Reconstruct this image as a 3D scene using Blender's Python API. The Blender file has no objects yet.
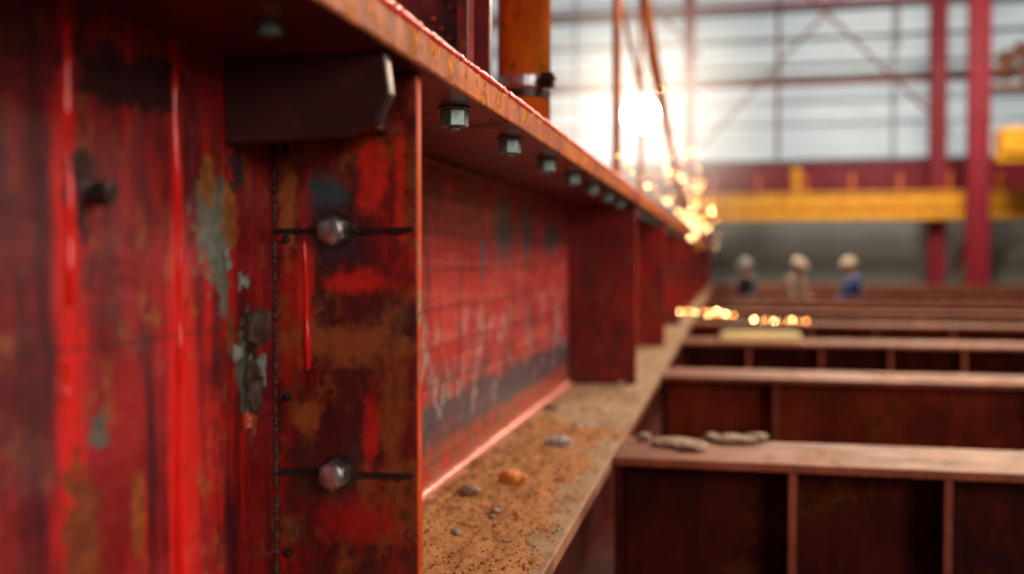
import bpy, bmesh, math, random
from mathutils import Vector, Matrix, noise, Euler
random.seed(7)
S=bpy.context.scene
S.view_settings.view_transform='Standard'
S.view_settings.exposure=.25
CZ=1.70
# ---------------------------------------------------------------- node helpers
class NT:
    def __init__(s,name):
        s.m=bpy.data.materials.new(name); s.m.use_nodes=True
        s.t=s.m.node_tree; s.n=s.t.nodes; s.l=s.t.links
        s.b=s.n['Principled BSDF']; s.out=s.n['Material Output']
        s.tc=s.n.new('ShaderNodeTexCoord').outputs['Object']
    def set(s,sock,v):
        if hasattr(v,'is_linked') : s.l.new(v,sock)
        else:
            if isinstance(v,tuple) and len(v)==3 and sock.type=='RGBA': v=(*v,1)
            sock.default_value=v
    def mapping(s,scale=(1,1,1),loc=(0,0,0),src=None):
        n=s.n.new('ShaderNodeMapping'); s.l.new(src or s.tc,n.inputs['Vector'])
        n.inputs['Scale'].default_value=scale; n.inputs['Location'].default_value=loc
        return n.outputs[0]
    def noise(s,scale,detail=6,rough=.6,stretch=(1,1,1),loc=(0,0,0),dist=0):
        n=s.n.new('ShaderNodeTexNoise'); n.inputs['Scale'].default_value=scale
        n.inputs['Detail'].default_value=detail; n.inputs['Roughness'].default_value=rough
        n.inputs['Distortion'].default_value=dist
        s.l.new(s.mapping(stretch,loc),n.inputs['Vector']); return n.outputs['Fac']
    def ramp(s,v,a,b,ca=0.0,cb=1.0):
        n=s.n.new('ShaderNodeMapRange'); n.clamp=True
        s.l.new(v,n.inputs[0]); n.inputs[1].default_value=a; n.inputs[2].default_value=b
        n.inputs[3].default_value=ca; n.inputs[4].default_value=cb; return n.outputs[0]
    def math(s,op,a,b=0.0):
        n=s.n.new('ShaderNodeMath'); n.operation=op; s.set(n.inputs[0],a); s.set(n.inputs[1],b); return n.outputs[0]
    def mix(s,f,a,b):
        n=s.n.new('ShaderNodeMix'); n.data_type='RGBA'; s.set(n.inputs[0],f); s.set(n.inputs[6],a); s.set(n.inputs[7],b); return n.outputs[2]
    def axis(s,i):
        n=s.n.new('ShaderNodeSeparateXYZ'); s.l.new(s.tc,n.inputs[0]); return n.outputs[i]
    def patch(s,c,r,wob=.5,ns=30,edge=.12):
        """irregular blotch centred at c with radii r"""
        n=s.n.new('ShaderNodeMapping'); n.vector_type='POINT'
        sc=tuple(1/x for x in r)
        n.inputs['Scale'].default_value=sc; n.inputs['Location'].default_value=tuple(-c[i]*sc[i] for i in range(3))
        s.l.new(s.tc,n.inputs['Vector'])
        v=s.n.new('ShaderNodeVectorMath'); v.operation='LENGTH'; s.l.new(n.outputs[0],v.inputs[0])
        nz=s.noise(ns,5,.65)
        d=s.math('ADD',v.outputs['Value'],s.math('MULTIPLY',s.math('SUBTRACT',nz,.5),wob*5))
        return s.ramp(d,1+edge,1-edge)
    def bump(s,h,st=.3,dist=.01):
        n=s.n.new('ShaderNodeBump'); n.inputs['Strength'].default_value=st; n.inputs['Distance'].default_value=dist
        s.l.new(h,n.inputs['Height']); s.l.new(n.outputs[0],s.b.inputs['Normal'])
    def done(s,col,rough=.4,metal=0.0,spec=.5,coat=0):
        s.set(s.b.inputs['Base Color'],col); s.set(s.b.inputs['Roughness'],rough)
        s.set(s.b.inputs['Metallic'],metal); s.b.inputs['Specular IOR Level'].default_value=spec
        s.b.inputs['Coat Weight'].default_value=coat; s.b.inputs['Coat Roughness'].default_value=.15
        return s.m
def paint(name,c1,c2,rust,rust_amt=.5,rough=(.25,.5),rscale=6,dirt=.5,coat=.2,extra=None,bump=.25,spec=.5):
    k=NT(name)
    n1=k.noise(3,4,.5); n2=k.noise(rscale,8,.65,loc=(3,1,7)); n3=k.noise(9,6,.7,(1,1,.18),(9,2,4)); n4=k.noise(70,4,.6)
    n5=k.noise(25,6,.7,(1,1,.5),(4,4,1))
    col=k.mix(k.ramp(n1,.38,.62),c1,c2)
    col=k.mix(k.math('MULTIPLY',k.ramp(n5,.5,.68),.55),col,tuple(x*1.5 for x in c1))
    col=k.mix(k.math('MULTIPLY',k.ramp(n3,.50,.66),dirt),col,tuple(x*.22 for x in c2))
    th=.66-.17*rust_amt
    rm=k.ramp(n2,th,th+.06)
    rc=k.mix(k.ramp(n4,.38,.62),rust,tuple(x*.35 for x in rust))
    if rust_amt>0: col=k.mix(rm,col,rc)
    if extra: col=extra(k,col)
    rg=k.math('ADD',k.ramp(n2,.3,.7,*rough),k.math('MULTIPLY',rm,.25))
    h=k.math('ADD',k.math('MULTIPLY',n4,.25),k.math('MULTIPLY',n2,1.0))
    k.bump(h,bump,.006)
    return k.done(col,rg,0,spec,coat)
def simple(name,c,rough=.5,metal=0,emit=None,es=0,vary=.15,ns=15):
    k=NT(name); n=k.noise(ns,5,.6)
    col=k.mix(k.ramp(n,.3,.7),tuple(x*(1-vary) for x in c),tuple(min(1,x*(1+vary)) for x in c))
    if emit:
        k.b.inputs['Emission Color'].default_value=(*emit,1); k.b.inputs['Emission Strength'].default_value=es
    return k.done(col,rough,metal)
# ---------------------------------------------------------------- mesh helpers
def link(o,parent=None):
    S.collection.objects.link(o)
    if parent: o.parent=parent
    return o
def empty(name,loc=(0,0,0)):
    e=bpy.data.objects.new(name,None); e.empty_display_size=.1; e.location=loc; S.collection.objects.link(e); return e
def addbox(bm,x0,x1,y0,y1,z0,z1,mi=0):
    r=bmesh.ops.create_cube(bm,size=1)
    for v in r['verts']:
        v.co=Vector(((x0+x1)/2+v.co.x*(x1-x0),(y0+y1)/2+v.co.y*(y1-y0),(z0+z1)/2+v.co.z*(z1-z0)))
    fs={f for v in r['verts'] for f in v.link_faces}
    for f in fs: f.material_index=mi
    return fs
def addcyl(bm,p0,p1,r0,r1=None,seg=16,mi=0):
    p0=Vector(p0);p1=Vector(p1);d=p1-p0
    M=Matrix.Translation((p0+p1)/2)@d.to_track_quat('Z','Y').to_matrix().to_4x4()
    r=bmesh.ops.create_cone(bm,cap_ends=True,segments=seg,radius1=r0,radius2=r0 if r1 is None else r1,depth=d.length,matrix=M)
    for f in {f for v in r['verts'] for f in v.link_faces}: f.material_index=mi
    return r['verts']
def addsph(bm,c,r,seg=12,scale=(1,1,1),mi=0,ico=False):
    M=Matrix.Translation(c)@Matrix.Diagonal((*scale,1))
    if ico: q=bmesh.ops.create_icosphere(bm,subdivisions=1,radius=r,matrix=M)
    else: q=bmesh.ops.create_uvsphere(bm,u_segments=seg,v_segments=max(6,seg//2+2),radius=r,matrix=M)
    for f in {f for v in q['verts'] for f in v.link_faces}: f.material_index=mi
    return q['verts']
def obj(bm,name,mats,parent=None,bevel=0,smooth=False,seg=2):
    me=bpy.data.meshes.new(name); bmesh.ops.recalc_face_normals(bm,faces=bm.faces); bm.to_mesh(me); bm.free()
    for m in (mats if isinstance(mats,list) else [mats]): me.materials.append(m)
    if smooth:
        for p in me.polygons: p.use_smooth=True
    o=bpy.data.objects.new(name,me); link(o,parent)
    if bevel:
        b=o.modifiers.new('b','BEVEL'); b.width=bevel; b.segments=seg; b.limit_method='ANGLE'
    return o
def curve(name,pts,rad,mat,parent=None,res=3):
    cu=bpy.data.curves.new(name,'CURVE'); cu.dimensions='3D'; cu.bevel_depth=1; cu.bevel_resolution=res; cu.use_fill_caps=True
    sp=cu.splines.new('POLY'); sp.points.add(len(pts)-1)
    for i,p in enumerate(pts):
        sp.points[i].co=(*p,1); sp.points[i].radius=rad[i] if isinstance(rad,(list,tuple)) else rad
    o=bpy.data.objects.new(name,cu); cu.materials.append(mat); link(o,parent); return o
# ---------------------------------------------------------------- materials
RED=(.38,.012,.008); RED2=(.18,.008,.008)
RUST=(.36,.095,.02)
def side_extra(k,col):
    teal=(.19,.24,.19); och=(.50,.20,.04)
    nzs=k.ramp(k.noise(40,5,.7),.4,.6)
    X=-.648
    st=k.noise(12,7,.72,(1,.12,1.6),(2,2,2))
    col=k.mix(k.math('MULTIPLY',k.ramp(st,.50,.64),.5),col,(.40,.030,.045))
    st2=k.noise(8,7,.75,(1,1.4,.10),(7,2,2))
    col=k.mix(k.math('MULTIPLY',k.ramp(st2,.51,.60),.85),col,(.035,.005,.010))
    st3=k.noise(10,7,.75,(1,1.2,.08),(1,6,2))
    col=k.mix(k.math('MULTIPLY',k.ramp(st3,.55,.61),.85),col,(.70,.014,.008))
    bl=k.noise(6,8,.75,(1,1,.6),(3,3,9))
    col=k.mix(k.math('MULTIPLY',k.ramp(bl,.53,.60),.75),col,(.06,.010,.014))
    rs=k.noise(16,8,.78,(1,1,.7),(9,3,1))
    col=k.mix(k.math('MULTIPLY',k.ramp(rs,.58,.62),.8),col,(.34,.10,.025))
    for yy in (1.085,.884):
        col=k.mix(k.math('MULTIPLY',k.patch((X,yy,CZ-.2),(.3,.014,.7),.12,14,.5),.9),col,(.72,.012,.008))
    for c,r,cc in [((X,1.175,CZ+.045),(.3,.045,.075),teal),((X,1.16,CZ+.10),(.3,.02,.035),och),
                   ((X,1.215,CZ+.06),(.3,.022,.045),och),((X,1.20,CZ-.02),(.3,.014,.05),teal),
                   ((X,1.262,CZ-.15),(.3,.026,.075),teal),((X,1.275,CZ-.14),(.3,.014,.06),(.03,.02,.02)),
                   ((X,1.28,CZ-.22),(.3,.010,.020),(.45,.15,.04)),((X,1.215,CZ-.10),(.3,.008,.03),(.30,.11,.03)),
                   ((X,.90,CZ-.28),(.3,.03,.08),(.24,.06,.02)),((X,1.0,CZ-.29),(.3,.012,.06),(.34,.09,.02)),
                   ((X,.93,CZ-.18),(.3,.02,.02),(.13,.13,.11)),((X,.90,CZ+.07),(.3,.02,.045),(.02,.008,.010)),
                   ((X,1.235,CZ+.12),(.3,.02,.03),(.05,.03,.03)),((X,1.0,CZ+.20),(.3,.12,.03),(.04,.008,.010))]:
        col=k.mix(k.math('MULTIPLY',k.patch(c,r,.6,38,.15),.95),col,k.mix(nzs,cc,tuple(x*.5 for x in cc)))
    return col
M_side=paint('paint_side',(.31,.011,.012),(.16,.007,.011),RUST,.35,(.30,.55),7,.8,.12,side_extra,.4)
def web_extra(k,col):
    st=k.noise(22,6,.7,(1,.08,2.4),(5,2,2))
    col=k.mix(k.math('MULTIPLY',k.ramp(st,.48,.60),.6),col,(.60,.11,.085))
    st2=k.noise(9,7,.75,(1,1.6,.12),(7,2,2))
    col=k.mix(k.math('MULTIPLY',k.ramp(st2,.51,.62),.75),col,(.12,.010,.012))
    dz=k.noise(9,7,.72,(1,.5,1),(1,5,3))
    z=k.axis(2)
    zz=k.math('ADD',z,k.math('MULTIPLY',k.math('SUBTRACT',k.noise(6,6,.7,(1,.6,1)),.5),.14))
    low=k.math('MULTIPLY',k.ramp(zz,CZ-.355,CZ-.40),k.ramp(zz,CZ-.52,CZ-.485))
    col=k.mix(k.math('MULTIPLY',low,k.ramp(dz,.34,.50,.55,.97)),col,(.035,.045,.062))
    up=k.math('MULTIPLY',k.ramp(z,CZ-.05,CZ-.25),k.ramp(k.noise(8,8,.78,(1,.7,.7),(3,1,6)),.50,.58))
    col=k.mix(k.math('MULTIPLY',up,.6),col,(.07,.035,.045))
    wh=k.math('MULTIPLY',k.math('MULTIPLY',k.ramp(z,CZ-.06,CZ-.22),k.ramp(z,CZ-.50,CZ-.42)),k.ramp(k.noise(13,8,.78,(1,.8,.6),(8,1,1)),.52,.61))
    col=k.mix(k.math('MULTIPLY',wh,.65),col,(.48,.38,.35))
    br=k.math('MULTIPLY',k.ramp(z,CZ-.47,CZ-.53),k.ramp(k.noise(14,6,.7),.42,.52))
    col=k.mix(k.math('MULTIPLY',br,.8),col,(.26,.09,.04))
    for c,r in [((-.75,3.35,CZ+.12),(.3,.13,.11)),((-.75,3.75,CZ+.11),(.3,.08,.12)),((-.75,4.3,CZ+.10),(.3,.16,.07)),((-.75,3.05,CZ+.02),(.3,.03,.08))]:
        col=k.mix(k.math('MULTIPLY',k.patch(c,r,.45,14,.4),.92),col,(.05,.10,.13))
    w=k.n.new('ShaderNodeTexWave'); w.bands_direction='Y'; w.inputs['Scale'].default_value=9; w.inputs['Distortion'].default_value=1.5; k.l.new(k.tc,w.inputs['Vector'])
    w2=k.n.new('ShaderNodeTexWave'); w2.bands_direction='Z'; w2.inputs['Scale'].default_value=3.1; w2.inputs['Distortion'].default_value=.1; k.l.new(k.tc,w2.inputs['Vector'])
    tick=k.math('MULTIPLY',k.ramp(w.outputs['Fac'],.45,.7,.3,1.0),k.ramp(w2.outputs['Fac'],.93,.98))
    col=k.mix(k.math('MULTIPLY',tick,.6),col,(.09,.012,.014))
    return col
M_web=paint('paint_web',(.48,.030,.026),(.35,.016,.017),RUST,.25,(.3,.55),4,.45,.15,web_extra)
def stiff_extra(k,col):
    k1=k.noise(7,8,.78,(1,1,.5),(2,9,1)); k2=k.noise(9,8,.78,(1,1,.35),(6,3,8)); k3=k.noise(8,9,.8,(1,1,.8),(1,3,2))
    col=k.mix(k.math('MULTIPLY',k.ramp(k1,.46,.58),.85),col,(.03,.008,.010))
    col=k.mix(k.math('MULTIPLY',k.ramp(k2,.53,.61),.85),col,(.52,.014,.008))
    col=k.mix(k.math('MULTIPLY',k.ramp(k3,.51,.59),.75),col,(.30,.085,.02))
    for c,r,cc in [((-.565,1.35,CZ+.045),(.045,.3,.055),(.012,.016,.028)),((-.57,1.35,CZ+.10),(.03,.3,.02),(.02,.09,.12)),((-.50,1.35,CZ+.12),(.02,.3,.05),(.80,.025,.01)),((-.455,1.35,CZ+.11),(.008,.3,.07),(.75,.03,.01)),
                   ((-.625,1.35,CZ+.08),(.012,.3,.06),(.45,.14,.03)),((-.52,1.35,CZ-.03),(.04,.3,.018),(.70,.02,.01)),
                   ((-.60,1.35,CZ-.05),(.012,.3,.10),(.75,.03,.01)),((-.53,1.35,CZ-.12),(.09,.3,.025),(.34,.10,.025)),
                   ((-.47,1.35,CZ-.2),(.02,.3,.10),(.28,.08,.02)),((-.6,1.35,CZ-.3),(.03,.3,.07),(.04,.012,.010)),
                   ((-.60,1.35,CZ-.23),(.02,.3,.03),(.36,.10,.03)),((-.50,1.35,CZ-.25),(.012,.3,.06),(.60,.018,.01)),
                   ((-.51,1.35,CZ-.38),(.06,.3,.03),(.38,.010,.01))]:
        col=k.mix(k.math('MULTIPLY',k.patch(c,r,.7,26,.4),.85),col,cc)
    fine=k.noise(55,6,.75,(1,1,.5))
    return k.mix(k.math('MULTIPLY',k.ramp(fine,.5,.66),.5),col,(.05,.015,.01))
M_stiff=paint('paint_stiffener',(.25,.009,.007),(.11,.007,.006),(.26,.07,.015),.55,(.22,.45),9,.8,.4,stiff_extra,.5)
def red_extra(k,col):
    k1=k.noise(6,8,.75,(1,1,.5),(2,9,1))
    return k.mix(k.math('MULTIPLY',k.ramp(k1,.48,.60),.75),col,(.06,.01,.012))
M_red=paint('paint_red',RED,RED2,RUST,.5,(.25,.5),7,.5,.2,red_extra)
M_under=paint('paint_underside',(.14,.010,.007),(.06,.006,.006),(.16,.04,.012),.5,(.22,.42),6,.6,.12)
M_edge=paint('edge_rust',(.50,.10,.008),(.18,.026,.006),(.72,.23,.025),.85,(.5,.7),16,.8,0,None,.7,.15)
M_medge=paint('edge_orange',(.70,.085,.015),(.48,.03,.008),(.5,.2,.05),.4,(.25,.4),12,.3,.3)
M_bedge=paint('edge_tan',(.36,.17,.09),(.22,.08,.04),(.20,.07,.03),.5,(.4,.6),14,.5,.0)
def dustx(k,col):
    n=k.noise(10,7,.7,(1,.6,1)); n2=k.noise(150,3,.6); n3=k.noise(5,7,.75,(1.4,.5,1),(4,4,4))
    a=k.mix(k.ramp(n,.35,.65),(.25,.15,.07),(.44,.32,.19))
    a=k.mix(k.ramp(n2,.45,.62),a,(.24,.12,.05))
    a=k.mix(k.math('MULTIPLY',k.ramp(n3,.48,.58),.75),a,(.19,.075,.03))
    n4=k.noise(18,7,.75,(1.4,.5,1),(7,4,4))
    a=k.mix(k.math('MULTIPLY',k.ramp(n4,.55,.62),.6),a,(.58,.49,.36))
    pk=k.ramp(k.axis(0),-.68,-.735)
    return k.mix(k.math('MULTIPLY',pk,.5),a,(.42,.12,.09))
M_dust=paint('flange_dust',(.4,.3,.2),(.4,.3,.2),RUST,0,(.6,.8),6,0,0,dustx,.4,.3)
k=NT('sand'); n=k.noise(240,4,.7); n2=k.noise(12,6,.65)
c=k.mix(k.ramp(n,.36,.62),(.24,.09,.028),(.46,.22,.08)); c=k.mix(k.math('MULTIPLY',k.ramp(n2,.42,.58),.7),c,(.34,.14,.045)); k.bump(n,.45,.003); M_sand=k.done(c,.9,0,.2)
def stone(name,c): 
    k=NT(name); n=k.noise(60,6,.7); k.bump(n,.6,.004); return k.done(k.mix(k.ramp(n,.35,.65),tuple(x*.55 for x in c),c),.75)
M_st=[stone('stone_grey',(.46,.44,.40)),stone('stone_orange',(.80,.27,.04)),stone('stone_brown',(.36,.22,.14))]
M_drip=simple('drip_paint',(.88,.014,.008),.15,0,None,0,.1); M_drip.node_tree.nodes['Principled BSDF'].inputs['Coat Weight'].default_value=.5
M_dark=simple('dark_steel',(.045,.035,.035),.35,.6,None,0,.4)
M_cleat=paint('cleat_paint',(.050,.014,.014),(.025,.011,.014),(.11,.035,.015),.4,(.3,.5),8,.5,.05)
M_bolt=simple('bolt_steel',(.46,.47,.50),.32,.9,None,0,.45,60)
M_nut=simple('nut_green_steel',(.20,.30,.28),.4,.4,None,0,.35,60)
M_orange=paint('paint_orange',(.78,.20,.012),(.55,.10,.008),(.30,.08,.02),.5,(.25,.4),6,.4,.3)
M_weld=simple('weld_highlight_pink',(.85,.30,.24),.25,.1,None,0,.3,80)  # pale pink paints the joint's bright highlight into the bottom weld
M_rimglow=simple('rim_glow_pinkred',(.90,.06,.05),.2,.0,None,0,.3,50)  # colour of the rim glow painted along the lip
M_weld2=simple('weld_bead_dark',(.09,.04,.035),.45,.4,None,0,.6,120)
M_beamtop=paint('crossbeam_flange',(.25,.085,.045),(.14,.040,.025),(.34,.17,.08),.6,(.5,.7),5,.6,.0,None,.3,.2)
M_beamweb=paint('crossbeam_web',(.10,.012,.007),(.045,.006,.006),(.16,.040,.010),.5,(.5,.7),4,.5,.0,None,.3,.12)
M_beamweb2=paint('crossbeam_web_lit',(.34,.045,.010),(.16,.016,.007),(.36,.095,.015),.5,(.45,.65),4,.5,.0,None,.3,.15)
M_beamedge=paint('crossbeam_edge',(.48,.13,.055),(.28,.055,.028),(.60,.28,.12),.5,(.35,.5),9,.4,.05)
M_floor=paint('floor_concrete',(.06,.020,.013),(.035,.012,.009),(.07,.03,.015),.4,(.6,.8),2,.4,0,None,.3,.15)
M_wallgrey=simple('wall_cladding',(.34,.36,.33),.7)
M_yel=paint('paint_yellow',(.90,.44,.015),(.76,.32,.012),(.5,.2,.03),.2,(.35,.5),1.5,.25,.1)
M_col=paint('column_red',(.26,.010,.024),(.19,.009,.020),RUST,.15,(.4,.6),1.5,.3,0,None,.2,.3)
M_mull=simple('mullion_paint',(.16,.18,.18),.5)
k=NT('window_glazing'); a=k.noise(.35,3,.5); b=k.noise(2.5,3,.5,(.12,1,3))
cc=k.mix(k.ramp(a,.35,.65),(.48,.54,.56),(.70,.73,.71)); cc=k.mix(k.math('MULTIPLY',k.ramp(b,.42,.58),.7),cc,(.36,.42,.44))
k.l.new(cc,k.b.inputs['Emission Color']); k.b.inputs['Emission Strength'].default_value=.66
M_glaze=k.done((.2,.22,.22),.4)
# ---------------------------------------------------------------- main girder
G=empty('plate_girder')
GY0,GY1=-.6,27.0
XW=-.756; ZB=CZ-.60; ZT=CZ+.264
bm=bmesh.new(); fs=addbox(bm,-1.17,-.342,GY0,GY1,ZB-.035,ZB)
bm.normal_update()
for f in bm.faces:
    f.material_index=0 if f.normal.z>.5 else (1 if f.normal.x>.5 else 2)
obj(bm,'bottom_flange',[M_dust,M_bedge,M_under],G,.004)
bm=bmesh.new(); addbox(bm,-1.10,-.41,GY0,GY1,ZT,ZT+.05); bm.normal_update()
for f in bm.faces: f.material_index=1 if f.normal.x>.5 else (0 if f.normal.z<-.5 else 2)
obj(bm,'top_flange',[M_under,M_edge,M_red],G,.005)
bm=bmesh.new(); addbox(bm,XW-.016,XW,1.36,GY1,ZB,ZT); obj(bm,'web',M_web,G)
bm=bmesh.new(); addbox(bm,XW-.10,-.648,GY0,1.352,ZB,ZT); obj(bm,'boxed_side_plate',M_side,G)
bm=bmesh.new(); addbox(bm,-.649,-.6470,GY0,1.34,CZ-.091,CZ-.0895); obj(bm,'plate_seam',M_weld2,G)
bm=bmesh.new(); addbox(bm,-.80,-.76,GY0,GY1,.03,ZB-.036); addbox(bm,-1.0,-.55,GY0,GY1,0,.03); obj(bm,'gap_blocker_beam',M_beamweb,G)  # added under the girder to keep the bright gap dark; also supports it
ys=[1.35,4.80,7.0,9.3,11.7,14.1,16.5,18.9,21.3,23.7,26.1]
for i,y in enumerate(ys):
    bm=bmesh.new()
    x0=-.66 if i==0 else XW
    addbox(bm,x0,-.43,y,y+.022,ZB,ZT); bm.normal_update()
    for f in bm.faces: f.material_index=1 if f.normal.x>.5 else 0  # outer edge face brighter orange, painting in the edge highlight
    obj(bm,'stiffener_%d'%(i+1),[M_stiff if i==0 else M_red,M_medge],G,.003)
    if i==0:
        bm=bmesh.new(); addbox(bm,XW,-.66,y,y+.022,ZB,ZT); obj(bm,'stiffener_root',M_red,G)
bm=bmesh.new()
def beadline(bm,p0,p1,r,step,jit=.25):
    p0=Vector(p0);p1=Vector(p1);L=(p1-p0).length;n=int(L/step)
    for j in range(n):
        p=p0.lerp(p1,j/n); rr=r*(1+random.uniform(-jit,jit)); addsph(bm,p,rr,6,(1,1,1),ico=True)
beadline(bm,(XW+.004,1.4,ZB+.004),(XW+.004,6,ZB+.004),.014,.011)
obj(bm,'weld_bottom',M_weld,G,smooth=True)
bm=bmesh.new(); beadline(bm,(XW+.004,1.4,ZT-.004),(XW+.004,6,ZT-.004),.010,.011)
addcyl(bm,(XW,6,ZB+.003),(XW,26.9,ZB+.003),.014); obj(bm,'weld_top',M_red,G,smooth=True)
bm=bmesh.new(); beadline(bm,(-.414,.5,ZT+.052),(-.414,6,ZT+.052),.0075,.007,.35); addcyl(bm,(-.414,6,ZT+.052),(-.414,26.9,ZT+.052),.0075,seg=8); obj(bm,'lip_rim_glow',M_rimglow,G,smooth=True)  # pink bead added on the lip, painting in its rim glow
bm=bmesh.new(); beadline(bm,(-.646,1.345,ZB),(-.646,1.345,ZT-.01),.0040,.005,.7); obj(bm,'weld_stiffener',M_weld2,G,smooth=True)
for nm,z in (('upper',CZ+.043),('lower',CZ-.308)):
    bm=bmesh.new(); addbox(bm,-.648,-.436,1.344,1.352,z-.003,z+.003); beadline(bm,(-.645,1.344,z-.003),(-.44,1.344,z-.003),.0035,.008,.5)
    obj(bm,'seam_'+nm,M_dark,G,smooth=False)
    bm=bmesh.new(); addcyl(bm,(-.551,1.352,z),(-.551,1.346,z),.026,seg=28,mi=1); addcyl(bm,(-.551,1.346,z),(-.551,1.324,z),.0235,.0225,seg=6)
    addsph(bm,(-.551,1.324,z),.0200,24,(1,.38,1)); obj(bm,'bolt_'+nm,[M_bolt,M_dark],G,.0025,smooth=False)
bm=bmesh.new()
for z in (CZ+.155,CZ+.03,CZ-.20,CZ-.43): addsph(bm,(-.628,1.345,z),.006,10)
for y,z in ((.93,CZ+.07),): addcyl(bm,(-.65,y,z),(-.630,y,z),.014,.012,seg=6)
obj(bm,'rivets',M_dark,G,.001)
bm=bmesh.new(); 
prof=[(-.648,ZT),(-.425,ZT),(-.418,ZT-.055),(-.435,ZT-.090),(-.47,ZT-.105),(-.648,ZT-.112)]
a=[bm.verts.new((x,1.20,z)) for x,z in prof]; b=[bm.verts.new((x,1.222,z)) for x,z in prof]
bm.faces.new(a); bm.faces.new(b[::-1])
for i in range(len(prof)): bm.faces.new((a[i],a[(i+1)%6],b[(i+1)%6],b[i]))
addbox(bm,-.648,-.626,1.222,1.349,ZT-.10,ZT); addbox(bm,-.648,-.47,1.222,1.349,ZT-.085,ZT-.065)
obj(bm,'angle_cleat',M_cleat,G,.003)
bm=bmesh.new()
for j in range(40):
    y=1.672+.445*j
    if any(abs(y-q)<.06 for q in ys): y+=.1
    x=-.465; z=ZT
    addcyl(bm,(x,y,z),(x,y,z-.005),.030,seg=20)
    addcyl(bm,(x,y,z-.005),(x,y,z-.034),.026,seg=6)
    addcyl(bm,(x,y,z-.034),(x,y,z-.040),.011,seg=12)
addcyl(bm,(-.50,1.03,ZT),(-.50,1.03,ZT-.015),.016,seg=6)
obj(bm,'flange_nuts',M_nut,G,.002)
def drip(name,x,y,z0,z1,w,par=G,axis='x'):
    n=40; pts=[];rad=[]
    for i in range(n):
        t=i/(n-1); z=z0+(z1-z0)*t
        wob=noise.noise(Vector((y*30,z*8,3)))*.006
        pts.append((x+(0 if axis=='x' else wob),y+(wob if axis=='x' else 0),z))
        r=w*(.55+.7*noise.noise(Vector((z*18,y*9,1)))+.45*t**6)
        if i==n-1: r=w*.25
        if i==0: r=w*.1
        rad.append(max(r,.0006))
    return curve(name,pts,rad,M_drip,par,3)
drip('paint_drip_1',-.6475,1.085,ZT-.03,ZB+.02,.0090)
drip('paint_drip_2',-.6475,.884,CZ+.24,CZ-.048,.0070)
drip('paint_drip_3',-.6475,.876,CZ-.10,CZ-.135,.0065)
drip('paint_drip_4',-.6475,.745,CZ+.24,CZ+.02,.003)
drip('paint_drip_6',-.60,1.3495,CZ+.03,CZ-.16,.005,axis='y')
for j,(y,l) in enumerate([(2.65,.10),(3.1,.2),(3.5,.12),(4.0,.18)]): drip('paint_drip_%d'%(9+j),XW+.0015,y,ZT-.01,ZT-l,.004)
M_fl=simple('flake_primer',(.24,.28,.25),.6,0,None,0,.4,60)
M_fl2=simple('flake_dark',(.06,.03,.02),.6,0,None,0,.4,60)
def flake(name,y,z,w,h,mat,lift=.012,seed=0):
    bm=bmesh.new(); N=12; g={}
    for i in range(N+1):
        for j in range(N+1):
            u=i/N*2-1; v=j/N*2-1
            th=math.atan2(v,u)
            R=1+1.1*noise.noise(Vector((math.cos(th)*1.8,math.sin(th)*1.8,seed)))
            g[i,j]=bm.verts.new((-.646+lift*(max(0,u+.2))**2+.003*noise.noise(Vector((u*3,v*3,seed))), y+u*w*R*math.sqrt(1-v*v/2), z+v*h*R*math.sqrt(1-u*u/2)))
    for i in range(N):
        for j in range(N): bm.faces.new((g[i,j],g[i+1,j],g[i+1,j+1],g[i,j+1]))
    o=obj(bm,name,mat,G,smooth=True); s=o.modifiers.new('s','SOLIDIFY'); s.thickness=.0012
flake('paint_flake_1',1.262,CZ-.095,.013,.020,M_fl2,.02,1)
flake('paint_flake_2',1.258,CZ-.170,.010,.038,M_fl2,.012,4)
flake('paint_flake_3',1.272,CZ-.155,.007,.030,M_fl,.012,7)
flake('paint_flake_4',1.240,CZ-.03,.006,.012,M_fl,.006,9)
flake('paint_flake_5',1.250,CZ-.22,.006,.010,M_medge,.006,12)
flake('paint_flake_6',1.222,CZ-.125,.005,.009,M_fl,.006,15)
flake('paint_flake_7',1.20,CZ+.0,.004,.010,M_fl,.004,19)
# things on top of girder
ZTT=ZT+.05
bm=bmesh.new(); addbox(bm,-1.05,-.505,2.10,2.125,ZTT,ZTT+1.2); addbox(bm,-1.05,-1.02,2.125,2.5,ZTT,ZTT+1.2); addbox(bm,-.56,-.535,2.03,2.10,ZTT,ZTT+1.2)
for z in range(9): addcyl(bm,(-.59-.02*(z%3),2.103,ZTT+.10+z*.022),(-.59-.02*(z%3),2.09,ZTT+.10+z*.022),.007,seg=8,mi=1)
obj(bm,'upper_gusset_plate',[M_red,M_medge],G,.003)
P=G
bm=bmesh.new(); addcyl(bm,(-.56,2.74,ZTT+.012),(-.56,2.74,ZTT+2.2),.074,seg=40); addcyl(bm,(-.56,2.74,ZTT),(-.56,2.74,ZTT+.014),.11,seg=40)
o=obj(bm,'orange_post_tube',M_orange,P,smooth=False); 
for p in o.data.polygons: p.use_smooth=len(p.vertices)==4
bm=bmesh.new(); addcyl(bm,(-.56,2.74,CZ+.475),(-.56,2.74,CZ+.505),.079,seg=32); addbox(bm,-.50,-.465,2.67,2.70,CZ+.47,CZ+.51,mi=1); addcyl(bm,(-.50,2.66,CZ+.487),(-.455,2.64,CZ+.487),.008,seg=8,mi=1)
addcyl(bm,(-.56,2.74,CZ+.445),(-.56,2.74,CZ+.470),.076,seg=32,mi=1)
obj(bm,'orange_post_clamp',[M_bolt,M_dark],P,.002)
R=empty('scaffold_poles')
curve('pole_1',[(-.60,5.45,ZTT),(-.60,5.45,CZ+2.2)],.024,M_orange,R)
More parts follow.
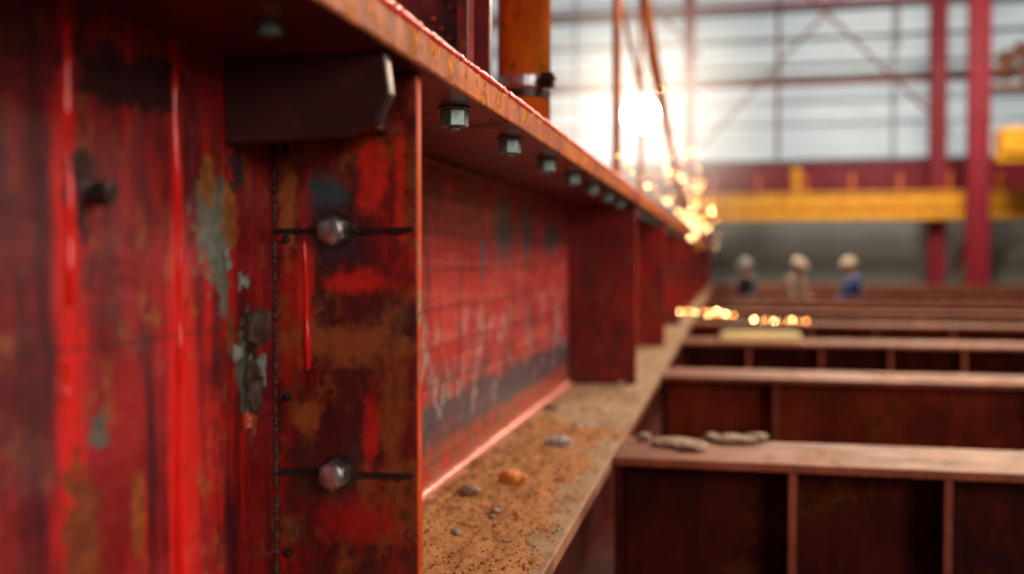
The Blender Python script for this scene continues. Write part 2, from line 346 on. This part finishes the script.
curve('pole_2',[(-.60,5.6,CZ+2.6),(-.52,6.9,CZ+1.35),(-.47,9.5,CZ+.75),(-.46,12,ZTT)],.024,M_orange,R)
curve('pole_3',[(-.80,8.2,CZ+2.9),(-.62,9.5,CZ+1.6),(-.50,12.2,ZTT)],.030,M_orange,R)
curve('pole_4',[(-.62,7.2,ZTT),(-.62,7.2,CZ+2.6)],.016,M_orange,R)
curve('pole_5',[(-.60,5.45,CZ+1.5),(-.62,7.2,CZ+1.2)],.014,M_orange,R)
# ---------------------------------------------------------------- sand + stones
bm=bmesh.new(); NX,NY=80,380; x0,x1,y0,y1=-.752,-.348,1.0,5.0; g={}
def sh(x,y):
    n=noise.noise(Vector((x*5,y*2.5,1)))*.6+noise.noise(Vector((x*16,y*9,4)))*.4+noise.noise(Vector((x*45,y*45,4)))*.22+noise.noise(Vector((x*150,y*150,9)))*.10
    edge=max(0,(x+.50)/.12); far=max(0,(y-2.9)/.8); webs=max(0,(-.69-x)/.04)*.4
    return (n+.46-edge*.5-far*.5-webs)*.028
for i in range(NX+1):
    for j in range(NY+1):
        x=x0+(x1-x0)*i/NX; y=y0+(y1-y0)*j/NY
        g[i,j]=bm.verts.new((x,y,ZB+max(-.003,min(.034,sh(x,y)))))
for i in range(NX):
    for j in range(NY):
        q=(g[i,j],g[i+1,j],g[i+1,j+1],g[i,j+1])
        if max(v.co.z for v in q)>ZB-.001: bm.faces.new(q)
for v in [v for v in bm.verts if not v.link_faces]: bm.verts.remove(v)
for _ in range(4200):
    y=1.2+random.random()**1.2*3.3; x=random.uniform(-.74,-.352)
    h=sh(x,y)
    if h<-.004 and random.random()<.90: continue
    r=random.uniform(.0012,.0040)*(1.6 if random.random()<.05 else 1)
    addsph(bm,(x,y,ZB+max(0,h)+r*.2),r,6,(1,random.uniform(.7,1.3),.7),ico=True)
obj(bm,'sand_pile',M_sand,smooth=True)
def rock(bm,c,s,seed,mi=0):
    q=bmesh.ops.create_icosphere(bm,subdivisions=3,radius=1)
    for v in q['verts']:
        d=v.co.normalized(); f=1+.35*noise.noise(d*1.3+Vector((seed,0,0)))+.12*noise.noise(d*4+Vector((0,seed,0)))
        p=Vector((round(d.x*2.2)/2.2*.4+d.x*.6,round(d.y*2.2)/2.2*.4+d.y*.6,d.z*.9))*f
        v.co=Vector(c)+Vector((p.x*s[0],p.y*s[1],p.z*s[2]))
    for f in {f for v in q['verts'] for f in v.link_faces}: f.material_index=mi
bm=bmesh.new()
def flangept(px,py,dz=0):
    d=995*.6/(py-260); X=(px-728)*d/1018; Y=(d+X*.212)/.977; return X,Y
for px,py,w,mi in [(512,489,.046,1),(558,452,.048,0),(470,499,.030,2),(578,428,.022,0),(551,409,.032,2),(538,500,.012,1),(500,455,.010,0),(600,412,.014,0),(455,540,.016,2),(530,430,.012,2),(620,385,.02,0),(560,482,.008,1),(492,520,.010,2),(520,520,.008,1),(590,440,.010,1),(485,470,.010,2),(545,470,.012,2),(570,465,.008,0),(610,400,.012,2),(505,545,.008,2)]:
    X,Y=flangept(px,py); rock(bm,(X,Y,ZB+w*.33+max(0,sh(X,Y))*.8),(w*.85,w*.75,w*.5),px*.13,mi)
for j in range(70):
    Y=random.uniform(1.9,5.5); X=random.uniform(-.72,-.36); w=random.uniform(.003,.008)
    rock(bm,(X,Y,ZB+w*.4+max(0,sh(X,Y))),(w,w*1.2,w*.5),j*.7,random.choice((0,1,2)))
obj(bm,'pebbles',M_st,smooth=False)
# ---------------------------------------------------------------- crossbeams
by=[3.2,5.4,7.65,9.9,12.1,14.3,16.3,18.9,21.1,23.3,25.5]
st=[[-.02+.21,.62,1.15,1.7,2.3],[.24,1.5,2.8,4.1],[.15,.66,1.13,1.62,2.2,2.9,3.7]]
for i,y in enumerate(by):
    B=empty('floor_beam') 
    hw=.20 if i else .185
    x0=-.338; x1=11.0; z1=CZ-.60
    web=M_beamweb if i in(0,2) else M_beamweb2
    bm=bmesh.new(); addbox(bm,x0,x1,y-hw,y+hw,z1-.026,z1); bm.normal_update()
    for f in bm.faces: f.material_index=0 if f.normal.z>.5 else 1
    obj(bm,'top_flange',[M_beamtop,M_beamedge],B,.004)
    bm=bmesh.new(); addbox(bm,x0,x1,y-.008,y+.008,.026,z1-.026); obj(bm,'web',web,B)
    bm=bmesh.new(); addbox(bm,x0,x1,y-hw,y+hw,0,.026); obj(bm,'bottom_flange',M_beamweb,B)
    bm=bmesh.new()
    xs=st[i] if i<3 else [.2+.62*q+.1*math.sin(i*3+q) for q in range(15)]
    xs=xs+([] if i>=3 else [xs[-1]+.8*(q+1) for q in range(int((10.5-xs[-1])/.8))])
    for x in xs:
        addbox(bm,x-.012,x+.012,y-hw+.015,y-.008,.026,z1-.026); addbox(bm,x-.012,x+.012,y+.008,y+hw-.015,.026,z1-.026)
    bm.normal_update()
    for f in bm.faces: f.material_index=1 if f.normal.y<-.5 else 0
    x=x0+.013; addbox(bm,x-.012,x+.012,y-hw+.015,y-.008,.026,z1-.026); addbox(bm,x-.012,x+.012,y+.008,y+hw-.015,.026,z1-.026)
    obj(bm,'web_stiffeners',[M_beamweb,M_beamedge],B,.002)
bm=bmesh.new()
for px,py,a,b,sd in [(672,446,.085,.05,1),(692,450,.06,.05,5),(735,443,.09,.05,9),(757,441,.05,.035,12),(712,441,.03,.03,15),(644,441,.03,.02,18)]:
    X,Y=flangept(px,py); rock(bm,(X,Y,ZB+.012),(a*.8,b,.014),sd,0)
obj(bm,'slate_debris',stone('slate',(.40,.27,.19)),smooth=False)
bm=bmesh.new(); addbox(bm,-.05,.52,7.50,7.62,ZB,ZB+.06); addbox(bm,-.02,.49,7.52,7.60,ZB+.06,ZB+.072)
obj(bm,'yellow_timber_block',simple('pale_yellow_timber',(.98,.86,.46),.5,0,None,0,.05),None,.004)
# ---------------------------------------------------------------- hall shell
WY=33.0
bm=bmesh.new(); addbox(bm,-14,18,-6,WY+.4,-.2,0); obj(bm,'floor',M_floor)
bm=bmesh.new(); addbox(bm,-14,18,WY,WY+.2,0,CZ+3.0)
for i in range(106): addbox(bm,-14+i*.3,-13.88+i*.3,WY-.04,WY,0,CZ+3.0)
obj(bm,'wall_back',M_wallgrey)
W=empty('window_1')
bm=bmesh.new(); addbox(bm,-14,18,WY+.02,WY+.1,CZ+3.0,CZ+12); obj(bm,'glazing',M_glaze,W)
bm=bmesh.new()
for j,(z,t) in enumerate([(3.1,.2),(4.3,.05),(5.0,.05),(5.75,.26),(6.15,.10),(7.0,.12),(7.9,.14),(8.3,.05),(9.3,.14),(10.4,.06),(11.8,.2)]):
    addbox(bm,-14,18,WY-.08,WY+.02,CZ+z-t/2,CZ+z+t/2)
for x in (-12,-8.5,-5,1.5,5,10,14): addbox(bm,x-.04,x+.04,WY-.06,WY+.02,CZ+3,CZ+12)
obj(bm,'glazing_bars',M_mull,W)
bm=bmesh.new(); addbox(bm,-14.2,-14,-6,WY,0,CZ+12); obj(bm,'wall_left',M_wallgrey)
bm=bmesh.new(); addbox(bm,18,18.2,-6,WY,0,CZ+12); obj(bm,'wall_right',M_wallgrey)
def pxX(px,d): return (px-728)*d/1018
def icol(name,x,y,w,zt=CZ+12):
    bm=bmesh.new(); addbox(bm,x-w/2,x+w/2,y-w/2,y-w/2+.04,0,zt); addbox(bm,x-w/2,x+w/2,y+w/2-.04,y+w/2,0,zt); addbox(bm,x-.03,x+.03,y-w/2+.04,y+w/2-.04,0,zt)
    addbox(bm,x-w/2-.1,x+w/2+.1,y-w/2-.1,y+w/2+.1,0,.04)
    return obj(bm,name,M_col,None,.005)
icol('steel_column',pxX(688,30.4),31.1,.32); 
icol('steel_column',pxX(936,28.9),30.9,.44)
icol('steel_column',pxX(977,26.5),28.6,.50)
icol('steel_column',pxX(470,31),31.1,.40)
C=empty('crane_runway')
bm=bmesh.new(); addbox(bm,-13.9,17.9,31.75,32.1,CZ+2.05,CZ+2.9); addbox(bm,-13.9,17.9,31.65,32.2,CZ+2.9,CZ+2.98)
for x in range(-12,18,1): addbox(bm,x,x+.06,31.70,31.75,CZ+2.15,CZ+2.9)
obj(bm,'red_beam',M_col,C,.01)
bm=bmesh.new(); addbox(bm,-1.0,17.9,30.0,30.12,CZ+1.15,CZ+1.95); addbox(bm,-1.0,17.9,29.9,30.25,CZ+1.87,CZ+1.95); addbox(bm,-1.0,17.9,29.9,30.25,CZ+1.15,CZ+1.25)
addbox(bm,-1.0,17.9,29.84,29.9,CZ+1.50,CZ+1.55)
obj(bm,'yellow_beam',M_yel,C,.01)
bm=bmesh.new()
for x in (-.8,12,17): addbox(bm,x,x+.3,30.0,30.25,0,CZ+1.15)
obj(bm,'yellow_beam_legs',M_col,C)
bm=bmesh.new()
for x in (1.9,): addcyl(bm,(x,29.95,CZ+1.95),(x,29.95,CZ+2.4),.12); addsph(bm,(x,29.95,CZ+2.5),.18,12)
obj(bm,'yellow_bollards',M_yel,C)
bm=bmesh.new()
for x in [-.5+1.3*q for q in range(13)]: addbox(bm,x,x+.10,29.95,30.02,CZ+1.95,CZ+2.45)
obj(bm,'runway_posts',M_orange,C)
bm=bmesh.new(); addbox(bm,6.75,9.6,27.2,28.1,CZ+2.70,CZ+3.35); addbox(bm,7.4,7.8,27.4,27.8,CZ+3.35,CZ+3.55); addbox(bm,6.7,17.9,27.4,27.8,CZ+2.50,CZ+2.69)
for x in (9.8,17): addbox(bm,x,x+.25,27.4,27.7,0,CZ+2.5)
obj(bm,'crane_trolley',M_yel,None,.02)
bm=bmesh.new(); addbox(bm,7.0,17.9,29.2,29.8,CZ+4.6,CZ+4.75)
for j in range(60): 
    x=7.2+random.random()*3; z=CZ+4.85+random.random()*1.5*random.random(); rock(bm,(x,29.5+random.uniform(-.2,.2),z),(.22,.16,.16),j,0)
for x in (9.0,12,17): addbox(bm,x,x+.12,29.4,29.5,0,CZ+4.6)
obj(bm,'storage_gantry',simple('rusty_scrap',(.24,.10,.045),.8,0,None,0,.6,2))
BR=empty('wind_bracing')
def rod(n,a,b,r=.05):
    d=31.1
    A=(pxX(a[0],d),31.45,CZ+(260-a[1])*d/995); Bp=(pxX(b[0],d),31.45,CZ+(260-b[1])*d/995)
    curve(n,[A,Bp],r,M_col,BR)
rod('rod_1',(740,-60),(936,140),.045); rod('rod_3',(940,270),(978,190),.09); rod('rod_4',(776,-60),(776,160),.04)
rod('rod_5',(860,-20),(700,150),.04); rod('rod_6',(570,-80),(700,60),.05); rod('rod_7',(888,-60),(888,60),.03)
bm=bmesh.new(); addbox(bm,-13.9,17.9,31.6,31.7,CZ+7.7,CZ+7.85); addbox(bm,-13.9,17.9,31.6,31.7,CZ+5.3,CZ+5.42); obj(bm,'side_rail_purlins',M_col)
# ---------------------------------------------------------------- sun glow: added lamp and emissive volume
LY=22.0; LX=pxX(640,21.9); LZ=CZ+145*21.9/995
F=empty('sun_standin')  # added lamp standing in for the sun behind the windows
bm=bmesh.new(); addcyl(bm,(LX,LY,LZ),(LX,LY+.02,LZ),.36,seg=32); obj(bm,'lens',simple('sun_disc_glow',(1,1,1),.3,0,(1,.93,.80),34),F)  # no real lens: added glowing disc of the sun stand-in
bm=bmesh.new(); addcyl(bm,(LX,LY+.02,LZ),(LX,LY+.35,LZ),.38,.18,seg=32); addcyl(bm,(LX,LY+.3,LZ),(LX,LY+.3,0),.06,seg=12); addbox(bm,LX-.4,LX+.4,LY-.1,LY+.7,0,.06); obj(bm,'sun_standin_mount',M_dark,F)  # made-up housing and mast carrying the sun stand-in
k=NT('sun_glow_emission'); k.n.remove(k.b)  # emission fades from the centre, painting in the sun glow
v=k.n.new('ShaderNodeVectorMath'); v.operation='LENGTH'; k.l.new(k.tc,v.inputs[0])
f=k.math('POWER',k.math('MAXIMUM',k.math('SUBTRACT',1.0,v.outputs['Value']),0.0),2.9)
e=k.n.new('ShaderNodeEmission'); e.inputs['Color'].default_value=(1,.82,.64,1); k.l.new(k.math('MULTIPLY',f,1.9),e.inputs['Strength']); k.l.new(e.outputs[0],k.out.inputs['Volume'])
bm=bmesh.new(); bmesh.ops.create_icosphere(bm,subdivisions=3,radius=1); o=obj(bm,'sun_glow_volume',k.m,F); o.location=(LX,LY-.2,LZ); o.scale=(4.0,1.5,3.9)  # glowing volume that paints the sun's bloom, no smoke here
M_sp=simple('spark_hot',(1,.6,.2),.5,0,(1,.60,.24),60); M_sp.cycles.emission_sampling='NONE'
M_sp2=simple('spark_orange',(1,.4,.1),.5,0,(1,.36,.07),26); M_sp2.cycles.emission_sampling='NONE'
bm=bmesh.new()
def imgpt(px,py,d):
    X=(px-728)*d/1018; return (X,(d+X*.212)/.977,CZ+(260-py)*d/995)
for j in range(170):
    t=random.random(); px=640+70*t+random.gauss(0,15)*(1-.4*t); py=98+138*t**1.15+random.gauss(0,15)*(1-.3*t)
    d=random.uniform(8,14)
    if px<622+ (py-100)*.25: continue
    addsph(bm,imgpt(px,py,d),random.choice((.0025,.003,.004,.005,.0075)),6,mi=random.choice((0,1,1)),ico=True)
for j in range(34):
    d=2.4+j*.30+random.random()*.3; addsph(bm,((-.385),(d-.08)/.977,ZTT+.02+random.random()*.03+d*.004),random.uniform(.0006,.0011)*d**.75,6,mi=random.choice((0,1,1)),ico=True)
for cx,cy,n in ((700,312,7),(724,314,5),(784,320,9)):
    for j in range(n):
        addsph(bm,imgpt(cx+(j-n/2)*6.2+random.uniform(-2,2),cy+random.uniform(-1.5,1.5),7.0),random.uniform(.004,.0075),6,mi=1 if j%3 else 0,ico=True)
obj(bm,'welding_sparks',[M_sp,M_sp2])
# ---------------------------------------------------------------- workers
M_skin=simple('skin',(.50,.26,.17),.5); M_boot=simple('boots',(.03,.02,.02),.6); M_hair=simple('hair',(.03,.02,.015),.7)
M_helm2=simple('helmet_cream',(.80,.66,.54),.35,0,None,0,.05); M_helm3=simple('helmet_grey',(.38,.37,.38),.35,0,None,0,.05)
M_eye=simple('eye_dark',(.02,.02,.02),.2); M_lip=simple('lips',(.35,.12,.10),.5)
def skinmesh(verts,edges,radii,root,sub=2):
    me=bpy.data.meshes.new('tmp'); me.from_pydata([v for v in verts],edges,[]); o=bpy.data.objects.new('tmp',me); S.collection.objects.link(o)
    m=o.modifiers.new('k','SKIN'); m.use_smooth_shade=True
    for i,r in enumerate(radii):
        me.skin_vertices[0].data[i].radius=(r,r) if not isinstance(r,tuple) else r
    me.skin_vertices[0].data[root].use_root=True
    s=o.modifiers.new('s','SUBSURF'); s.levels=sub; s.render_levels=sub
    dg=bpy.context.evaluated_depsgraph_get(); ne=bpy.data.meshes.new_from_object(o.evaluated_get(dg)); bpy.data.objects.remove(o); return ne
def worker(loc,rot,jacket,trouser,lean,armL,armR,headturn,helm,sc=1):
    E=empty('construction_worker',loc); E.rotation_euler=(0,0,rot); E.scale=(sc,sc,sc)
    Mj=simple('jacket_cloth',jacket,.8,0,None,0,.25,8); Mt=simple('trouser_cloth',trouser,.85,0,None,0,.25,8)
    hp=Vector((0,0,.95)); R=Matrix.Rotation(lean,3,'X')
    def T(p): return tuple(hp+R@(Vector(p)-hp))
    V=[T((0,0,.95)),T((0,0,1.12)),T((0,-.01,1.30)),T((0,0,1.43)),T((0,-.01,1.53)),T((0,-.02,1.60)),
       (.10,0,.90),(.12,-.03,.50),(.12,.02,.10),(.13,-.14,.05),
       (-.10,0,.90),(-.13,.05,.50),(-.13,.12,.10),(-.14,-.02,.05),
       T((.19,0,1.41)),T(armL[0]),T(armL[1]),T((-.19,0,1.41)),T(armR[0]),T(armR[1])]
    Eg=[(0,1),(1,2),(2,3),(3,4),(4,5),(0,6),(6,7),(7,8),(8,9),(0,10),(10,11),(11,12),(12,13),(3,14),(14,15),(15,16),(3,17),(17,18),(18,19)]
    Rd=[(.16,.12),(.15,.11),(.18,.125),(.14,.10),.055,.055,.095,.065,.05,.04,.095,.065,.05,.04,.075,.052,.034,.075,.052,.034]
    me=skinmesh(V,Eg,Rd,0)
    for m in (Mj,Mt,M_skin,M_boot): me.materials.append(m)
    neck=Vector(V[4])
    for p in me.polygons:
        c=p.center; mi=0
        if c.z<.93: mi=1
        if c.z<.13: mi=3
        if (c-neck).length<.10 and c.z>neck.z-.035: mi=2
        if min((c-Vector(V[16])).length,(c-Vector(V[19])).length)<.045: mi=2
        p.material_index=mi; p.use_smooth=True
    o=bpy.data.objects.new('body',me); link(o,E)
    for nm,e,w,sd in (('hand_left',Vector(V[15]),Vector(V[16]),1),('hand_right',Vector(V[18]),Vector(V[19]),-1)):
        d=(w-e).normalized(); sid=d.cross(Vector((0,1,.2))).normalized(); nrm=d.cross(sid)
        vs=[w,w+d*.05]; es=[(0,1)]; rs=[.028,.032]
        for q,(off,l) in enumerate([(-.030,.070),(-.010,.082),(.011,.076),(.030,.060)]):
            b=w+d*.085+sid*off; i=len(vs); vs+= [b,b+d*l*.5+nrm*.008,b+d*l*.85+nrm*.03]; es+=[(1,i),(i,i+1),(i+1,i+2)]; rs+=[.013,.009,.007]
        i=len(vs); vs+=[w+d*.03+sid*.045*-1,w+d*.07-sid*.06+nrm*.015,w+d*.10-sid*.06+nrm*.02]; es+=[(0,i),(i,i+1),(i+1,i+2)]; rs+=[.014,.010,.008]
        me=skinmesh([tuple(v) for v in vs],es,rs,0,1); me.materials.append(M_skin); link(bpy.data.objects.new(nm,me),E)
    hc=Vector(V[5])+Vector((0,-.02,.085)); bm=bmesh.new()
    vs=addsph(bm,(0,0,0),.1,24)
    for v in vs:
        x,y,z=v.co; y*=1.08; x*=.80; z*=1.18
        if z<0: x*=1+z*2.2; y=y*(1+z*1.2)-.012*(-z/.1)
        v.co=Vector((x,y,z))
    addsph(bm,(0,-.108,-.012),.018,8,(.7,1,1.5))
    for s in(-1,1):
        addsph(bm,(s*.080,.005,-.01),.022,8,(.35,.8,1.3)); addsph(bm,(s*.030,-.095,.018),.011,8,mi=2)
    addsph(bm,(0,-.094,-.055),.022,8,(1,.35,.3),mi=3)
    addsph(bm,(0,.022,.015),.098,16,(.88,1.0,1.1),mi=1)
    o=obj(bm,'head',[M_skin,M_hair,M_eye,M_lip],E,smooth=True); o.location=hc; o.rotation_euler=headturn
    bm=bmesh.new(); vs=addsph(bm,(0,0,.035),.115,28,(.92,1.12,.92))
    bmesh.ops.bisect_plane(bm,geom=bm.verts[:]+bm.edges[:]+bm.faces[:],plane_co=(0,0,.035),plane_no=(0,0,1),clear_inner=True)
    r=bmesh.ops.create_circle(bm,cap_ends=True,segments=28,radius=.12)
    for v in r['verts']: v.co=Vector((v.co.x*.95,v.co.y*1.12-(.045 if v.co.y<-.03 else 0),.036))
    addbox(bm,-.012,.012,-.09,.09,.132,.145)
    o=obj(bm,'hard_hat',helm,E,smooth=False); o.location=hc; o.rotation_euler=headturn
    s=o.modifiers.new('s','SOLIDIFY'); s.thickness=.006
def wpos(px,y): 
    d=y*.977; return ((px-728)*d/1018,y,0)
stand=((.25,-.02,1.14),(.24,-.16,.92)); fwd=((.24,-.12,1.16),(.18,-.36,1.10)); 
def mir(a): return tuple((-p[0],p[1],p[2]) for p in a)
worker(wpos(750,17.55),math.radians(-50),(.09,.11,.15),(.04,.05,.08),.10,fwd,mir(stand),(.25,0,.2),M_helm3,.95)
worker(wpos(790,17.6),math.radians(55),(.42,.30,.24),(.06,.07,.10),.16,fwd,mir(fwd),(.35,0,0),M_helm2,.96)
worker(wpos(853,17.5),math.radians(-75),(.03,.10,.32),(.03,.05,.12),.14,stand,mir(fwd),(.2,0,.1),M_helm2,.96)
# ---------------------------------------------------------------- lights
def area(name,loc,tgt,size,e,col,sy=None):
    l=bpy.data.lights.new(name,'AREA'); l.energy=e; l.size=size; l.color=col
    if sy: l.shape='RECTANGLE'; l.size_y=sy
    o=bpy.data.objects.new(name,l); o.location=loc; o.rotation_euler=(Vector(tgt)-Vector(loc)).to_track_quat('-Z','Y').to_euler(); S.collection.objects.link(o)
area('skylight_lamp',(5,6.0,6.0),(-.7,3.2,1.6),2.5,560,(1,.82,.66))
area('rim_light_back',(3.5,17,8.5),(0,4,1.2),4,1500,(1,.74,.50))  # added back light for rim and specular on the flange tops
area('side_fill_light',(3.0,-2.2,3.0),(-.6,1.3,1.6),1.6,80,(1,.80,.70))  # added off-frame fill brightening the side plate and near stiffener
area('back_wall_fill',(5,22,8),(3,30,2),3,650,(1,.88,.76))  # added fill brightening the back wall, columns and yellow beam
pl=bpy.data.lights.new('sun_standin_light','POINT'); pl.energy=1300; pl.color=(1,.85,.6); pl.shadow_soft_size=.3
o=bpy.data.objects.new('sun_standin_light',pl); o.location=(LX,LY-.5,LZ); S.collection.objects.link(o)  # added point light for the sun stand-in
w=bpy.data.worlds.new('w'); S.world=w; w.use_nodes=True; w.node_tree.nodes['Background'].inputs[0].default_value=(.84,.68,.64,1); w.node_tree.nodes['Background'].inputs[1].default_value=.15
# ---------------------------------------------------------------- camera
cd=bpy.data.cameras.new('camera'); cd.lens=35; cd.sensor_width=36; cd.clip_start=.02; cd.clip_end=200
cd.dof.use_dof=True; cd.dof.focus_distance=1.75; cd.dof.aperture_fstop=1.4
co=bpy.data.objects.new('camera',cd); co.location=(0,0,CZ); co.rotation_euler=(math.radians(90-1.55),0,math.radians(12.25)); S.collection.objects.link(co); S.camera=co
